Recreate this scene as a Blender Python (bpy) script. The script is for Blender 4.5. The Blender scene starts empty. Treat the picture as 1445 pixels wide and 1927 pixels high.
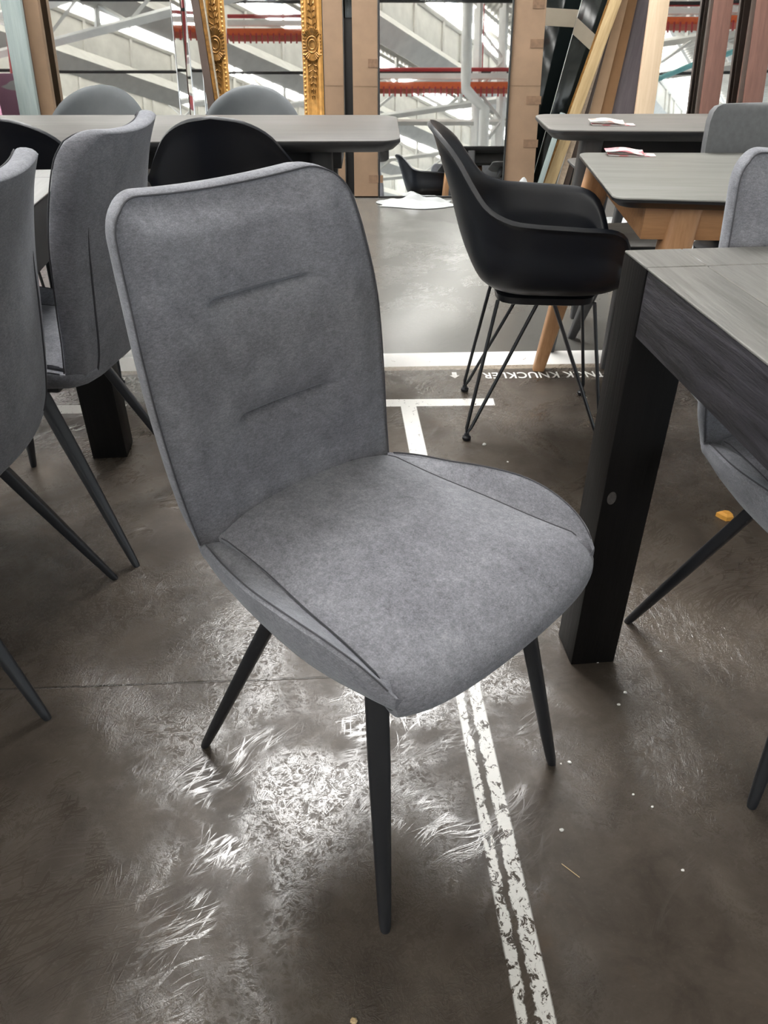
import bpy, bmesh, math, random
from math import sin, cos, pi, radians, sqrt, atan2, tan
from mathutils import Vector, Matrix, Euler

random.seed(7)
SC = bpy.context.scene
COL = SC.collection

# ---------------------------------------------------------------- camera
CAM_H, PITCH = 1.11, 34.2
cam_data = bpy.data.cameras.new('camera')
cam_data.sensor_fit = 'VERTICAL'
cam_data.sensor_height = 36.0
cam_data.lens = 36.0 * 1448.0 / 1927.0
cam_data.clip_start = 0.02
cam = bpy.data.objects.new('camera', cam_data)
cam.location = (0, 0, CAM_H)
cam.rotation_euler = (radians(90 - PITCH), 0, 0)
COL.objects.link(cam)
SC.camera = cam

# ---------------------------------------------------------------- light
world = bpy.data.worlds.new('daylight')
SC.world = world
world.use_nodes = True
bg = world.node_tree.nodes['Background']
bg.inputs['Color'].default_value = (0.86, 0.94, 1.0, 1)
bg.inputs['Strength'].default_value = 1.55
GLAZING_STRENGTH = 7.0
SKYLIGHT_STRENGTH = 20.0
SC.view_settings.view_transform = 'Standard'
SC.view_settings.look = 'None'
SC.view_settings.gamma = 1.0
SC.view_settings.use_curve_mapping = False
SC.view_settings.exposure = 1.05
SC.cycles.max_bounces = 6
SC.cycles.diffuse_bounces = 3
SC.cycles.glossy_bounces = 4
SC.cycles.caustics_reflective = False
SC.cycles.caustics_refractive = False
SC.cycles.sample_clamp_indirect = 6.0

# ---------------------------------------------------------------- materials
class NT:
    """tiny node-graph writer"""
    def __init__(s, name):
        s.m = bpy.data.materials.new(name); s.m.use_nodes = True
        s.t = s.m.node_tree; s.b = s.t.nodes['Principled BSDF']
        s.co = s.t.nodes.new('ShaderNodeTexCoord')
    def link(s, a, b): s.t.links.new(a, b)
    def put(s, sock, v):
        if hasattr(v, 'is_output') or isinstance(v, bpy.types.NodeSocket): s.link(v, sock)
        else: sock.default_value = v
    def math(s, op, a, b=None, c=None, clamp=False):
        n = s.t.nodes.new('ShaderNodeMath'); n.operation = op; n.use_clamp = clamp
        s.put(n.inputs[0], a)
        if b is not None: s.put(n.inputs[1], b)
        if c is not None: s.put(n.inputs[2], c)
        return n.outputs[0]
    def mapping(s, scale=(1, 1, 1), rot=(0, 0, 0), loc=(0, 0, 0), src='Object'):
        n = s.t.nodes.new('ShaderNodeMapping')
        n.inputs['Scale'].default_value = scale; n.inputs['Rotation'].default_value = rot; n.inputs['Location'].default_value = loc
        s.link(s.co.outputs[src], n.inputs['Vector']); return n.outputs[0]
    def turned(s, ang, scale, vec):
        a = s.t.nodes.new('ShaderNodeMapping'); a.inputs['Rotation'].default_value = (0, 0, ang); s.link(vec, a.inputs['Vector'])
        b = s.t.nodes.new('ShaderNodeMapping'); b.inputs['Scale'].default_value = scale; s.link(a.outputs[0], b.inputs['Vector'])
        return b.outputs[0]
    def noise(s, vec, scale, detail=4, rough=0.55, dist=0.0):
        n = s.t.nodes.new('ShaderNodeTexNoise')
        n.inputs['Scale'].default_value = scale; n.inputs['Detail'].default_value = detail
        n.inputs['Roughness'].default_value = rough; n.inputs['Distortion'].default_value = dist
        s.link(vec, n.inputs['Vector']); return n.outputs[0]
    def voro(s, vec, scale, feature='DISTANCE_TO_EDGE'):
        n = s.t.nodes.new('ShaderNodeTexVoronoi'); n.feature = feature
        n.inputs['Scale'].default_value = scale; s.link(vec, n.inputs['Vector']); return n.outputs['Distance']
    def wave(s, vec, scale, dist=2.0, detail=2, axis='X'):
        n = s.t.nodes.new('ShaderNodeTexWave'); n.bands_direction = axis
        n.inputs['Scale'].default_value = scale; n.inputs['Distortion'].default_value = dist; n.inputs['Detail'].default_value = detail
        s.link(vec, n.inputs['Vector']); return n.outputs['Fac']
    def ramp(s, fac, stops, interp='LINEAR'):
        n = s.t.nodes.new('ShaderNodeValToRGB'); r = n.color_ramp; r.interpolation = interp
        while len(r.elements) < len(stops): r.elements.new(0.5)
        for e, (p, c) in zip(r.elements, stops):
            e.position = p; e.color = (*c, 1) if len(c) == 3 else c
        s.put(n.inputs[0], fac); return n.outputs[0]
    def step(s, v, a, b):
        n = s.t.nodes.new('ShaderNodeMapRange'); n.interpolation_type = 'SMOOTHSTEP'
        s.put(n.inputs[0], v)
        n.inputs[1].default_value = min(a, b); n.inputs[2].default_value = max(a, b)
        n.inputs[3].default_value = 0.0 if a < b else 1.0; n.inputs[4].default_value = 1.0 if a < b else 0.0
        return n.outputs[0]
    def mix(s, f, a, b):
        n = s.t.nodes.new('ShaderNodeMix'); n.data_type = 'RGBA'
        s.put(n.inputs[0], f); s.put(n.inputs[6], a if not isinstance(a, tuple) else (*a, 1)); s.put(n.inputs[7], b if not isinstance(b, tuple) else (*b, 1))
        return n.outputs[2]
    def bump(s, h, strength=0.3, dist=0.01, normal=None):
        n = s.t.nodes.new('ShaderNodeBump')
        s.put(n.inputs['Strength'], strength); n.inputs['Distance'].default_value = dist
        s.link(h, n.inputs['Height'])
        if normal is not None: s.link(normal, n.inputs['Normal'])
        return n.outputs[0]
    def xyz(s):
        n = s.t.nodes.new('ShaderNodeSeparateXYZ'); s.link(s.co.outputs['Object'], n.inputs[0]); return n.outputs
    def out(s, color=None, rough=None, normal=None, metal=None, **kw):
        b = s.b
        if color is not None: s.put(b.inputs['Base Color'], (*color, 1) if isinstance(color, tuple) else color)
        if rough is not None: s.put(b.inputs['Roughness'], rough)
        if normal is not None: s.link(normal, b.inputs['Normal'])
        if metal is not None: b.inputs['Metallic'].default_value = metal
        for k, v in kw.items():
            b.inputs[k].default_value = v
        return s.m

def plain(name, col, rough=0.5, metal=0.0, var=0.12, scale=12.0, bump=0.0, spec=0.5):
    n = NT(name); v = n.mapping()
    f = n.noise(v, scale, 5)
    lo = tuple(max(0, c * (1 - var)) for c in col); hi = tuple(min(1, c * (1 + var)) for c in col)
    c = n.ramp(f, [(0.3, lo), (0.7, hi)])
    nr = n.bump(n.noise(v, scale * 8, 4), bump, 0.004) if bump else None
    n.out(c, rough, nr, metal); n.b.inputs['Specular IOR Level'].default_value = spec
    return n.m

def emissive(name, col, strength):
    n = NT(name)
    n.out(col, 0.4); n.b.inputs['Emission Color'].default_value = (*col, 1); n.b.inputs['Emission Strength'].default_value = strength
    return n.m

def fabric(name, lo, mid, hi):
    n = NT(name); v = n.mapping()
    fine = n.noise(n.mapping(scale=(1, 1, 2.4), rot=(0.3, 0.2, 0.1)), 420, 3, 0.75)
    heather = n.noise(n.mapping(scale=(1, 1, 2.8), rot=(0.2, 0.5, 0.3)), 130, 4, 0.7)
    cloud = n.noise(v, 9, 5, 0.62, 0.5)
    s1 = n.math('MULTIPLY_ADD', fine, 0.36, n.math('MULTIPLY', heather, 0.28))
    nap = n.noise(v, 30, 4, 0.6, 0.6)
    f = n.math('ADD', s1, n.math('MULTIPLY_ADD', cloud, 0.22, n.math('MULTIPLY', nap, 0.14)))
    c = n.ramp(f, [(0.36, lo), (0.5, mid), (0.63, hi)])
    nr = n.bump(f, 0.35, 0.004)
    n.out(c, 0.88, nr)
    n.b.inputs['Sheen Weight'].default_value = 0.35
    n.b.inputs['Sheen Roughness'].default_value = 0.4
    n.b.inputs['Sheen Tint'].default_value = (0.8, 0.84, 0.9, 1)
    n.b.inputs['Specular IOR Level'].default_value = 0.2
    return n.m

def wood(name, lo, hi, rough=0.45, axis='X', scale=1.0, bump=0.15, spec=0.5):
    n = NT(name)
    sc = {'X': (1.2, 16, 16), 'Y': (16, 1.2, 16), 'Z': (16, 16, 1.2)}[axis]
    v = n.mapping(scale=tuple(k * scale for k in sc))
    g = n.noise(v, 3.0, 6, 0.62, 0.6)
    f2 = n.noise(n.mapping(scale=tuple(k * scale * 4 for k in sc)), 3.0, 3, 0.6)
    f = n.math('MULTIPLY_ADD', g, 0.65, n.math('MULTIPLY', f2, 0.35))
    c = n.ramp(f, [(0.35, lo), (0.65, hi)])
    n.out(c, rough, n.bump(f, bump, 0.006)); n.b.inputs['Specular IOR Level'].default_value = spec
    return n.m

M = {}
M['fabric'] = fabric('grey_velvet_fabric', (.094, .095, .106), (.192, .194, .216), (.305, .310, .340))
M['stitch'] = plain('dark_grey_thread', (.060, .060, .068), .9)
M['charcoal'] = plain('charcoal_powder_coat', (.012, .013, .016), .42, bump=.05)
M['black_plastic'] = plain('black_matt_plastic', (.0045, .0060, .0105), .40, bump=.03)
M['grey_plastic'] = plain('grey_matt_plastic', (.075, .084, .092), .42, bump=.03)
M['shell_fabric'] = plain('dark_grey_smooth_fabric', (.115, .118, .122), .75, scale=60)
M['black_wire'] = plain('black_wire', (.010, .011, .014), .33)
M['chrome'] = plain('chrome_wire', (.75, .76, .78), .12, 1.0, var=.03)
M['pale_wire'] = plain('pale_silver_wire', (.66, .68, .70), .3, .35, var=.03)
M['dark_wood'] = wood('black_stained_wood', (.0045, .0042, .0055), (.046, .043, .052), .5, 'Y', 1.1, .6, .3)
M['dark_wood_leg'] = wood('black_stained_wood_upright', (.0015, .0013, .0014), (.0055, .0048, .0046), .48, 'Z', 1.0, .25, .22)
M['dark_wood_top'] = wood('dark_tabletop_painted_sheen', (.11, .107, .100), (.215, .21, .198), .38, 'Y', 1.0, .25)  # black wood; its grazing sky reflection is painted in as grey
M['dark_wood_cross'] = wood('dark_tabletop_end_painted_sheen', (.085, .078, .070), (.16, .15, .138), .38, 'X', 1.0, .25)  # end boards, same reflection put into the base colour
M['grey_top'] = wood('grey_brown_tabletop', (.064, .060, .056), (.102, .096, .090), .48, 'X', .6, .1, .30)
M['olive_top'] = wood('olive_grey_tabletop', (.125, .124, .112), (.185, .183, .168), .42, 'X', .6, .1, .4)
M['taupe_top'] = wood('taupe_grey_tabletop', (.095, .089, .082), (.15, .141, .131), .45, 'X', .6, .1, .4)
M['grey_edge'] = plain('dark_grey_table_edge', (.035, .036, .038), .45)
M['grey_leg'] = wood('grey_stained_wood', (.050, .049, .051), (.080, .078, .080), .5, 'Z', .8, .1)
M['light_top'] = wood('pale_grey_tabletop', (.20, .20, .20), (.29, .29, .285), .35, 'Y', .6, .1)
M['dark_apron'] = plain('dark_grey_apron', (.030, .031, .033), .55)
M['oak'] = wood('honey_oak', (.38, .19, .088), (.54, .30, .15), .42, 'Z', .8, .12)
M['oak_h'] = wood('honey_oak_rail', (.36, .18, .082), (.50, .27, .13), .42, 'X', .8, .12)
M['mirror'] = NT('mirror_glass').out((.90, .92, .92), .015, None, 1.0)
M['cardboard'] = plain('brown_cardboard', (.235, .152, .095), .85, var=.10, scale=7, bump=.05)
M['cardboard_pale'] = plain('pale_brown_cardboard', (.44, .29, .18), .85, var=.12, scale=7)  # paler brown than the carton cardboard
M['cardboard_brown'] = plain('mid_brown_cardboard', (.30, .165, .08), .85, var=.12, scale=7)
M['cardboard_dark'] = plain('dark_brown_board', (.17, .105, .06), .7, var=.15, scale=5)  # dark brown, for the left board and the carton folds
M['carton_edge'] = plain('cut_cardboard_edge', (.46, .36, .27), .9, var=.2, scale=60)
M['tape'] = plain('beige_packing_tape', (.30, .255, .195), .5, var=.05)
M['patch'] = plain('worn_brown_print', (.15, .088, .05), .8, var=.25, scale=40)
M['black_frame'] = plain('thin_black_frame', (.010, .010, .011), .4)
M['sage'] = wood('sage_grey_frame', (.20, .245, .24), (.27, .315, .305), .6, 'Z', .7, .1)
M['gold'] = plain('antique_gold', (.50, .26, .070), .45, .45, var=.25, scale=30, bump=.2)
M['gold_dark'] = plain('dark_gold_relief', (.22, .105, .022), .42, .5, var=.4, scale=50, bump=.2)
M['silver'] = plain('silver_edge', (.62, .62, .60), .3, .7)
M['darkpanel'] = plain('black_glass_panel', (.008, .011, .011), .07, var=.1, spec=.6)
M['chipboard'] = wood('raw_chipboard', (.30, .20, .09), (.50, .37, .20), .8, 'Z', .6, .2)
M['pale_wood'] = wood('pale_wood_frame', (.56, .42, .28), (.66, .52, .37), .6, 'Z', .6, .08)
M['redwood'] = wood('red_brown_frame', (.13, .060, .045), (.20, .095, .070), .5, 'Z', .8, .12)
M['mauve'] = wood('mauve_grey_board', (.13, .110, .120), (.185, .155, .165), .6, 'Z', .8, .1)
M['dark_brown'] = plain('dark_brown_edge', (.060, .038, .029), .6)
M['pink'] = None
M['white_paint'] = plain('white_painted_steel', (.80, .79, .75), .55, var=.08, scale=4)
M['roof_sheet'] = None
M['glazing'] = emissive('daylit_roof_glazing', (1.0, .985, .95), GLAZING_STRENGTH)
M['skylight'] = emissive('daylit_clear_skylight', (1.0, .99, .97), SKYLIGHT_STRENGTH)
M['red_pipe'] = plain('red_pipe_paint', (.45, .045, .05), .5)
M['orange'] = plain('orange_tray_paint', (.72, .13, .035), .5)
M['black_cable'] = plain('black_cable', (.012, .012, .013), .5)
M['teal'] = plain('teal_strut_paint', (.16, .46, .47), .5)
M['wall_paint'] = plain('dim_grey_wall', (.16, .155, .15), .8)
M['plastic'] = NT('white_plastic_film').out((.46, .475, .48), .35)
M['plastic'].node_tree.nodes['Principled BSDF'].inputs['Transmission Weight'].default_value = .25
M['chip'] = plain('white_chip', (.75, .74, .70), .7)
M['orange_chip'] = plain('orange_peel_chip', (.75, .36, .06), .7)
M['tan_chip'] = plain('tan_chip', (.55, .40, .22), .8)
M['white_line'] = plain('white_floor_lettering', (.75, .74, .71), .6, var=.10, scale=60)
M['red_ink'] = plain('red_marker_ink', (.75, .08, .16), .5)

n = NT('corrugated_roof_sheet'); v = n.mapping()
w = n.wave(v, 3.0, 0.0, 0, 'X')
n.out(n.ramp(n.noise(v, 1.2, 5), [(.3, (.62, .60, .56)), (.7, (.80, .78, .73))]), .65, n.bump(w, .5, .05)); M['roof_sheet'] = n.m
n = NT('pink_reflection_print'); v = n.mapping(scale=(1, 1, 3.2), rot=(0, .35, 0))
n.out(n.ramp(n.noise(v, 4.5, 1, .3), [(.60, (.56, .27, .38)), (.63, (.78, .72, .72))]), .6); M['pink'] = n.m
n = NT('pink_white_leaflet'); v = n.mapping()
n.out(n.ramp(n.noise(v, 30, 2, .4), [(.46, (.80, .76, .74)), (.56, (.72, .24, .27))]), .5); M['leaflet'] = n.m
n = NT('white_leaflet'); v = n.mapping()
n.out(n.ramp(n.noise(v, 26, 2, .4), [(.55, (.82, .78, .72)), (.68, (.62, .30, .26))]), .5); M['leaflet_white'] = n.m

# floor
def floor_material():
    n = NT('worn_painted_concrete'); X, Y, Z = n.xyz()
    v = n.mapping()
    big = n.noise(v, 2.6, 6, .6, .3)
    mid = n.noise(v, 11, 6, .65, .5)
    fine = n.noise(v, 85, 4, .7)
    brown = n.mix(n.ramp(n.math('MULTIPLY_ADD', big, .5, n.math('MULTIPLY', mid, .5)), [(.33, (0, 0, 0)), (.66, (1, 1, 1))]), (.040, .031, .024), (.112, .092, .074))
    brown = n.mix(n.math('MULTIPLY', n.step(n.noise(v, 5.5, 5, .7, .8), .60, .74), .45), brown, (.085, .054, .032))
    brown = n.mix(n.math('MULTIPLY', n.step(fine, .60, .78), .35), brown, (.16, .145, .125))
    conc = n.mix(big, (.082, .080, .073), (.106, .103, .095))
    conc = n.mix(n.math('MULTIPLY', n.step(mid, .62, .75), .10), conc, (.085, .08, .072))
    # distance to the long line: y - 2.612 - .04 (x - .024)
    dl = n.math('SUBTRACT', n.math('SUBTRACT', Y, 2.612), n.math('MULTIPLY', n.math('SUBTRACT', X, .024), .04))
    wob = n.math('MULTIPLY', n.math('SUBTRACT', n.noise(v, 40, 3), .5), .010)
    dlw = n.math('ADD', dl, wob)
    col = n.mix(n.step(dlw, -.10, -.088), brown, (.27, .225, .175))
    col = n.mix(n.step(dl, .055, .06), col, conc)
    def band(d, lo, hi, e=.002):
        return n.math('MULTIPLY', n.step(d, lo - e, lo + e), n.step(d, hi + e, hi - e))
    white = (.78, .77, .74)
    worn = n.noise(n.mapping(scale=(1, .6, 1)), 42, 6, .72, .6)
    long_m = n.math('MULTIPLY', band(dl, -.061, .061, .003), n.step(worn, .70, .62))
    # T bars
    db = n.math('SUBTRACT', n.math('SUBTRACT', Y, 2.262), n.math('MULTIPLY', X, .025))
    bar = n.math('MULTIPLY', band(db, -.026, .026), band(X, -.22, .358))
    bar2 = n.math('MULTIPLY', band(db, -.05, .01), band(X, -1.6, -.83))
    # stem : x - .085 - .0672 (2.237 - y)
    ds = n.math('SUBTRACT', n.math('SUBTRACT', X, .085), n.math('MULTIPLY', n.math('SUBTRACT', 2.237, Y), .0672))
    stem = n.math('MULTIPLY', band(ds, -.031, .019), band(Y, -.5, 2.25))
    gapn = n.math('MULTIPLY', n.math('SUBTRACT', n.noise(v, 30, 4, .7), .5), .022)
    gap = n.math('MULTIPLY', band(n.math('ADD', ds, gapn), -.0155, -.0045, .0015), n.step(Y, 1.45, 1.25))
    stem = n.math('MULTIPLY', stem, n.math('SUBTRACT', 1.0, gap))
    worn2 = n.noise(n.mapping(scale=(1, .8, 1)), 70, 6, .75, .8)
    near_wear = n.math('MULTIPLY_ADD', n.step(Y, 1.7, .5), -.085, .625)
    stem = n.math('MULTIPLY', stem, n.step(n.math('SUBTRACT', worn2, near_wear), .012, -.012))
    tm = n.math('MULTIPLY', n.math('MAXIMUM', bar, bar2), n.step(worn2, .66, .60))
    paint = n.math('MAXIMUM', n.math('MAXIMUM', long_m, tm), stem)
    col = n.mix(paint, col, white)
    # saw-cut joint across the dark floor
    dj = n.math('SUBTRACT', n.math('SUBTRACT', Y, 1.065), n.math('MULTIPLY', X, .05))
    joint = n.math('MULTIPLY', band(n.math('ADD', dj, n.math('MULTIPLY', wob, .5)), -.0022, .0022, .0015), n.step(X, .12, .0))
    col = n.mix(n.math('MULTIPLY', joint, .7), col, (.02, .016, .013))
    # relief: brush drag, wrinkles and fine pits of the varnish
    far = n.step(dl, .05, .06)
    def ridge(x, sharp):
        r = n.math('ABSOLUTE', n.math('SUBTRACT', x, .5))
        return n.step(r, sharp, 0.0)
    cr = ridge(n.noise(v, 16, 4, .62, 1.2), .045)
    cr2 = ridge(n.noise(v, 44, 4, .68, 1.0), .09)
    # fan-like scratch strokes in three slightly different directions, bent by a slow warp
    wv = n.t.nodes.new('ShaderNodeVectorMath'); wv.operation = 'ADD'
    wn = n.t.nodes.new('ShaderNodeTexNoise'); wn.inputs['Scale'].default_value = 2.4; n.link(v, wn.inputs['Vector'])
    ws = n.t.nodes.new('ShaderNodeVectorMath'); ws.operation = 'SCALE'; ws.inputs['Scale'].default_value = .28
    n.link(wn.outputs['Color'], ws.inputs[0]); n.link(v, wv.inputs[0]); n.link(ws.outputs[0], wv.inputs[1])
    wv = wv.outputs[0]
    s1 = ridge(n.noise(n.turned(.75, (26, 1.6, 1), wv), 2.4, 3, .6, .2), .045)
    s2 = ridge(n.noise(n.turned(1.10, (26, 1.8, 1), wv), 2.2, 3, .6, .2), .040)
    s3 = ridge(n.noise(n.turned(.25, (22, 1.8, 1), wv), 2.2, 3, .6, .2), .030)
    patch = n.step(n.noise(v, 2.6, 4, .6, .6), .42, .62)
    patch2 = n.step(n.noise(n.mapping(loc=(3.1, 1.7, 0)), 3.4, 4, .6, .6), .48, .62)
    scr = n.math('MAXIMUM', n.math('MAXIMUM', s1, s2), s3)
    crk = n.math('MAXIMUM', cr, cr2)
    speck = n.step(n.noise(n.mapping(scale=(1, 1.5, 1)), 75, 6, .8, .8), .53, .58)
    glint = n.math('MAXIMUM', n.math('MULTIPLY', crk, patch), n.math('MULTIPLY', scr, patch2))
    glint = n.math('MAXIMUM', glint, n.math('MULTIPLY', speck, n.math('MULTIPLY_ADD', patch, .9, .06)), clamp=True)
    h = n.math('MULTIPLY', crk, n.math('MULTIPLY', patch, .22))
    h = n.math('ADD', h, n.math('MULTIPLY', scr, n.math('MULTIPLY_ADD', patch2, .15, .02)))
    h = n.math('ADD', h, n.math('MULTIPLY', n.noise(v, 55, 7, .78), n.math('MULTIPLY_ADD', patch, .40, .4)))
    h = n.math('ADD', h, n.math('MULTIPLY', n.noise(v, 7, 3, .5), .6))
    h = n.math('SUBTRACT', h, n.math('MULTIPLY', joint, .6))
    st = n.math('MULTIPLY_ADD', far, -.405, .42)
    nr = n.bump(h, st, .0020)
    base_r = n.math('MULTIPLY_ADD', n.noise(v, 7, 5, .7, .5), .25, .30)
    rough = n.math('MULTIPLY_ADD', n.math('MULTIPLY', glint, n.math('SUBTRACT', base_r, .055)), -1.0, base_r)
    rough = n.math('MULTIPLY_ADD', far, n.math('SUBTRACT', .22, rough), rough)
    rough = n.math('MAXIMUM', rough, n.math('MULTIPLY', paint, .5))
    n.out(col, rough, nr)
    n.link(n.math('MAXIMUM', n.math('MULTIPLY_ADD', glint, .85, .22), n.math('MULTIPLY', far, .32)), n.b.inputs['Specular IOR Level'])
    return n.m
M['floor'] = floor_material()

# ---------------------------------------------------------------- mesh helpers
class MB:
    def __init__(s): s.v = []; s.f = []
    def add(s, verts, faces):
        o = len(s.v); s.v += [tuple(p) for p in verts]; s.f += [tuple(o + i for i in f) for f in faces]
    def xf(s, mat, start=0):
        for i in range(start, len(s.v)): s.v[i] = tuple(mat @ Vector(s.v[i]))
    def box(s, x0, x1, y0, y1, z0, z1):
        s.add([(x0, y0, z0), (x1, y0, z0), (x1, y1, z0), (x0, y1, z0), (x0, y0, z1), (x1, y0, z1), (x1, y1, z1), (x0, y1, z1)],
              [(0, 3, 2, 1), (4, 5, 6, 7), (0, 1, 5, 4), (1, 2, 6, 5), (2, 3, 7, 6), (3, 0, 4, 7)])
    def loft(s, rings, cap=True, close=False):
        k = len(rings[0]); verts = [p for r in rings for p in r]; faces = []
        for i in range(len(rings) - 1 + (1 if close else 0)):
            a = i * k; b = ((i + 1) % len(rings)) * k
            for j in range(k):
                j2 = (j + 1) % k
                faces.append((a + j, a + j2, b + j2, b + j))
        if cap and not close:
            faces.append(tuple(reversed(range(k)))); faces.append(tuple((len(rings) - 1) * k + j for j in range(k)))
        s.add(verts, faces)
    def grid(s, rows, flip=False):
        k = len(rows[0]); verts = [p for r in rows for p in r]; faces = []
        for i in range(len(rows) - 1):
            for j in range(k - 1):
                q = (i * k + j, i * k + j + 1, (i + 1) * k + j + 1, (i + 1) * k + j)
                faces.append(tuple(reversed(q)) if flip else q)
        s.add(verts, faces)
    def tube(s, pts, r, k=8, closed=False):
        pts = [Vector(p) for p in pts]; nP = len(pts); rings = []
        prev = None
        for i, p in enumerate(pts):
            a = pts[i - 1] if (i > 0 or closed) else pts[i]; b = pts[(i + 1) % nP] if (i < nP - 1 or closed) else pts[i]
            t = (b - a).normalized()
            if prev is None:
                up = Vector((0, 0, 1)) if abs(t.z) < .9 else Vector((1, 0, 0))
                u = t.cross(up).normalized()
            else:
                u = (prev - t * prev.dot(t)).normalized()
            w = t.cross(u); prev = u
            rr = r[i] if isinstance(r, (list, tuple)) else r
            rings.append([p + (u * cos(2 * pi * j / k) + w * sin(2 * pi * j / k)) * rr for j in range(k)])
        s.loft(rings, cap=not closed, close=closed)
    def build(s, name, mat, parent=None, smooth=True, bevel=0.0, seg=2, angle=35, subsurf=0, loc=None, rot=None):
        me = bpy.data.meshes.new(name); bm = bmesh.new()
        vs = [bm.verts.new(p) for p in s.v]
        for f in s.f:
            try: bm.faces.new([vs[i] for i in f])
            except ValueError: pass
        bmesh.ops.recalc_face_normals(bm, faces=bm.faces)
        if bevel:
            es = [e for e in bm.edges if len(e.link_faces) == 2 and e.calc_face_angle() > radians(angle)]
            bmesh.ops.bevel(bm, geom=es, offset=bevel, segments=seg, affect='EDGES', profile=.6, clamp_overlap=True)
        bm.to_mesh(me); bm.free()
        if smooth:
            me.polygons.foreach_set('use_smooth', [True] * len(me.polygons))
            try: me.set_sharp_from_angle(angle=radians(40))
            except Exception: pass
        me.materials.append(mat)
        o = bpy.data.objects.new(name, me); COL.objects.link(o)
        if parent is not None: o.parent = parent
        if loc is not None: o.location = loc
        if rot is not None: o.rotation_euler = rot
        if subsurf:
            m = o.modifiers.new('subdivision', 'SUBSURF'); m.levels = subsurf; m.render_levels = subsurf
        return o

def tag(o, label, cat, group=None, kind=None):
    o['label'] = label; o['category'] = cat
    if group: o['group'] = group
    if kind: o['kind'] = kind
    return o
def thing(name, label, cat, loc=(0, 0, 0), rot=(0, 0, 0), group=None):
    o = bpy.data.objects.new(name, None); o.empty_display_size = .1; COL.objects.link(o)
    o.location = loc; o.rotation_euler = rot
    return tag(o, label, cat, group)
def struct(o): o['kind'] = 'structure'; return o
def dup(root, loc, rotz, label, group=None):
    r = root.copy(); COL.objects.link(r); r.location = loc; r.rotation_euler = (0, 0, rotz); r['label'] = label
    if group: r['group'] = group
    for ch in list(root.children):
        c = ch.copy(); COL.objects.link(c); c.parent = r
        for g in list(ch.children):
            d = g.copy(); COL.objects.link(d); d.parent = c
    return r
def interp(tab, x):
    """smooth (monotone-ish) interpolation through a table"""
    if x <= tab[0][0]: return tab[0][1]
    if x >= tab[-1][0]: return tab[-1][1]
    for i in range(len(tab) - 1):
        x0, y0 = tab[i]; x1, y1 = tab[i + 1]
        if x0 <= x <= x1:
            h = x1 - x0; t = (x - x0) / h
            m0 = (y1 - (tab[i - 1][1] if i else y0)) / (x1 - (tab[i - 1][0] if i else x0))
            j = i + 2 if i + 2 < len(tab) else i + 1
            m1 = (tab[j][1] - y0) / (tab[j][0] - x0)
            return (2*t**3-3*t*t+1)*y0 + (t**3-2*t*t+t)*h*m0 + (-2*t**3+3*t*t)*y1 + (t**3-t*t)*h*m1
def sstep(a, b, x):
    t = max(0., min(1., (x - a) / (b - a))); return t * t * (3 - 2 * t)
def superring(cx, cy, z, a, b, e=4.0, k=20):
    r = []
    for j in range(k):
        t = 2 * pi * (j + .5) / k
        c, s = cos(t), sin(t)
        r.append((cx + a * math.copysign(abs(c) ** (2 / e), c), cy + b * math.copysign(abs(s) ** (2 / e), s), z))
    return r

# ---------------------------------------------------------------- structure
fl = MB(); fl.box(-14, 14, -30, 6.6, -.08, 0)
struct(fl.build('floor', M['floor'], smooth=False))
wb = MB(); wb.box(-14, 14, 6.6, 6.8, 0, 4.6)
struct(wb.build('wall_back', M['wall_paint'], smooth=False))

# saw-tooth factory roof over the whole hall; it is what the leaning mirrors and the varnish show
AX = Vector((.5, -.866, 0)); BX = Vector((.866, .5, 0))
def RP(a, b, z): p = AX * a + BX * b; return (p.x, p.y, z)
VAL, RID, BAY = 5.1, 6.5, 3.6
A0, A1 = -26.0, 44.0
k = 0
for i in range(-8, 7):
    b0 = i * BAY
    sh = MB()
    sh.add([RP(A0, b0, RID), RP(A1, b0, RID), RP(A1, b0 + BAY, VAL), RP(A0, b0 + BAY, VAL),
            RP(A0, b0, RID + .05), RP(A1, b0, RID + .05), RP(A1, b0 + BAY, VAL + .05), RP(A0, b0 + BAY, VAL + .05)],
           [(0, 1, 2, 3), (7, 6, 5, 4), (0, 4, 5, 1), (1, 5, 6, 2), (2, 6, 7, 3), (3, 7, 4, 0)])
    struct(sh.build('roof', M['roof_sheet'], smooth=False))
    gz = MB()
    na = 14
    gz.add([RP(A0, b0 - .02, VAL + .90), RP(A1, b0 - .02, VAL + .90), RP(A1, b0, RID - .1), RP(A0, b0, RID - .1)], [(0, 1, 2, 3)])
    k += 1
    struct(gz.build('window_%d' % k, M['glazing'], smooth=False))
    # gutter beam and sill wall under the glazing, mullions
    gb = MB()
    gb.tube([RP(A0, b0, VAL - .12), RP(A1, b0, VAL - .12)], .30, 4)
    gb.tube([RP(A0, b0, VAL + .86), RP(A1, b0, VAL + .86)], .06, 4)
    gb.add([RP(A0, b0 - .03, VAL), RP(A1, b0 - .03, VAL), RP(A1, b0 - .03, VAL + .88), RP(A0, b0 - .03, VAL + .88)], [(0, 1, 2, 3)])
    for j in range(int((A1 - A0) / 1.4)):
        a = A0 + j * 1.4
        gb.tube([RP(a, b0 - .02, VAL), RP(a, b0, RID)], .045, 4)
    for j in range(1, 4):
        gb.tube([RP(A0, b0 + BAY * j / 4, RID - (RID - VAL) * j / 4 - .08), RP(A1, b0 + BAY * j / 4, RID - (RID - VAL) * j / 4 - .08)], .05, 4)
    struct(gb.build('trim_%d' % k, M['white_paint'], smooth=False))
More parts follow.
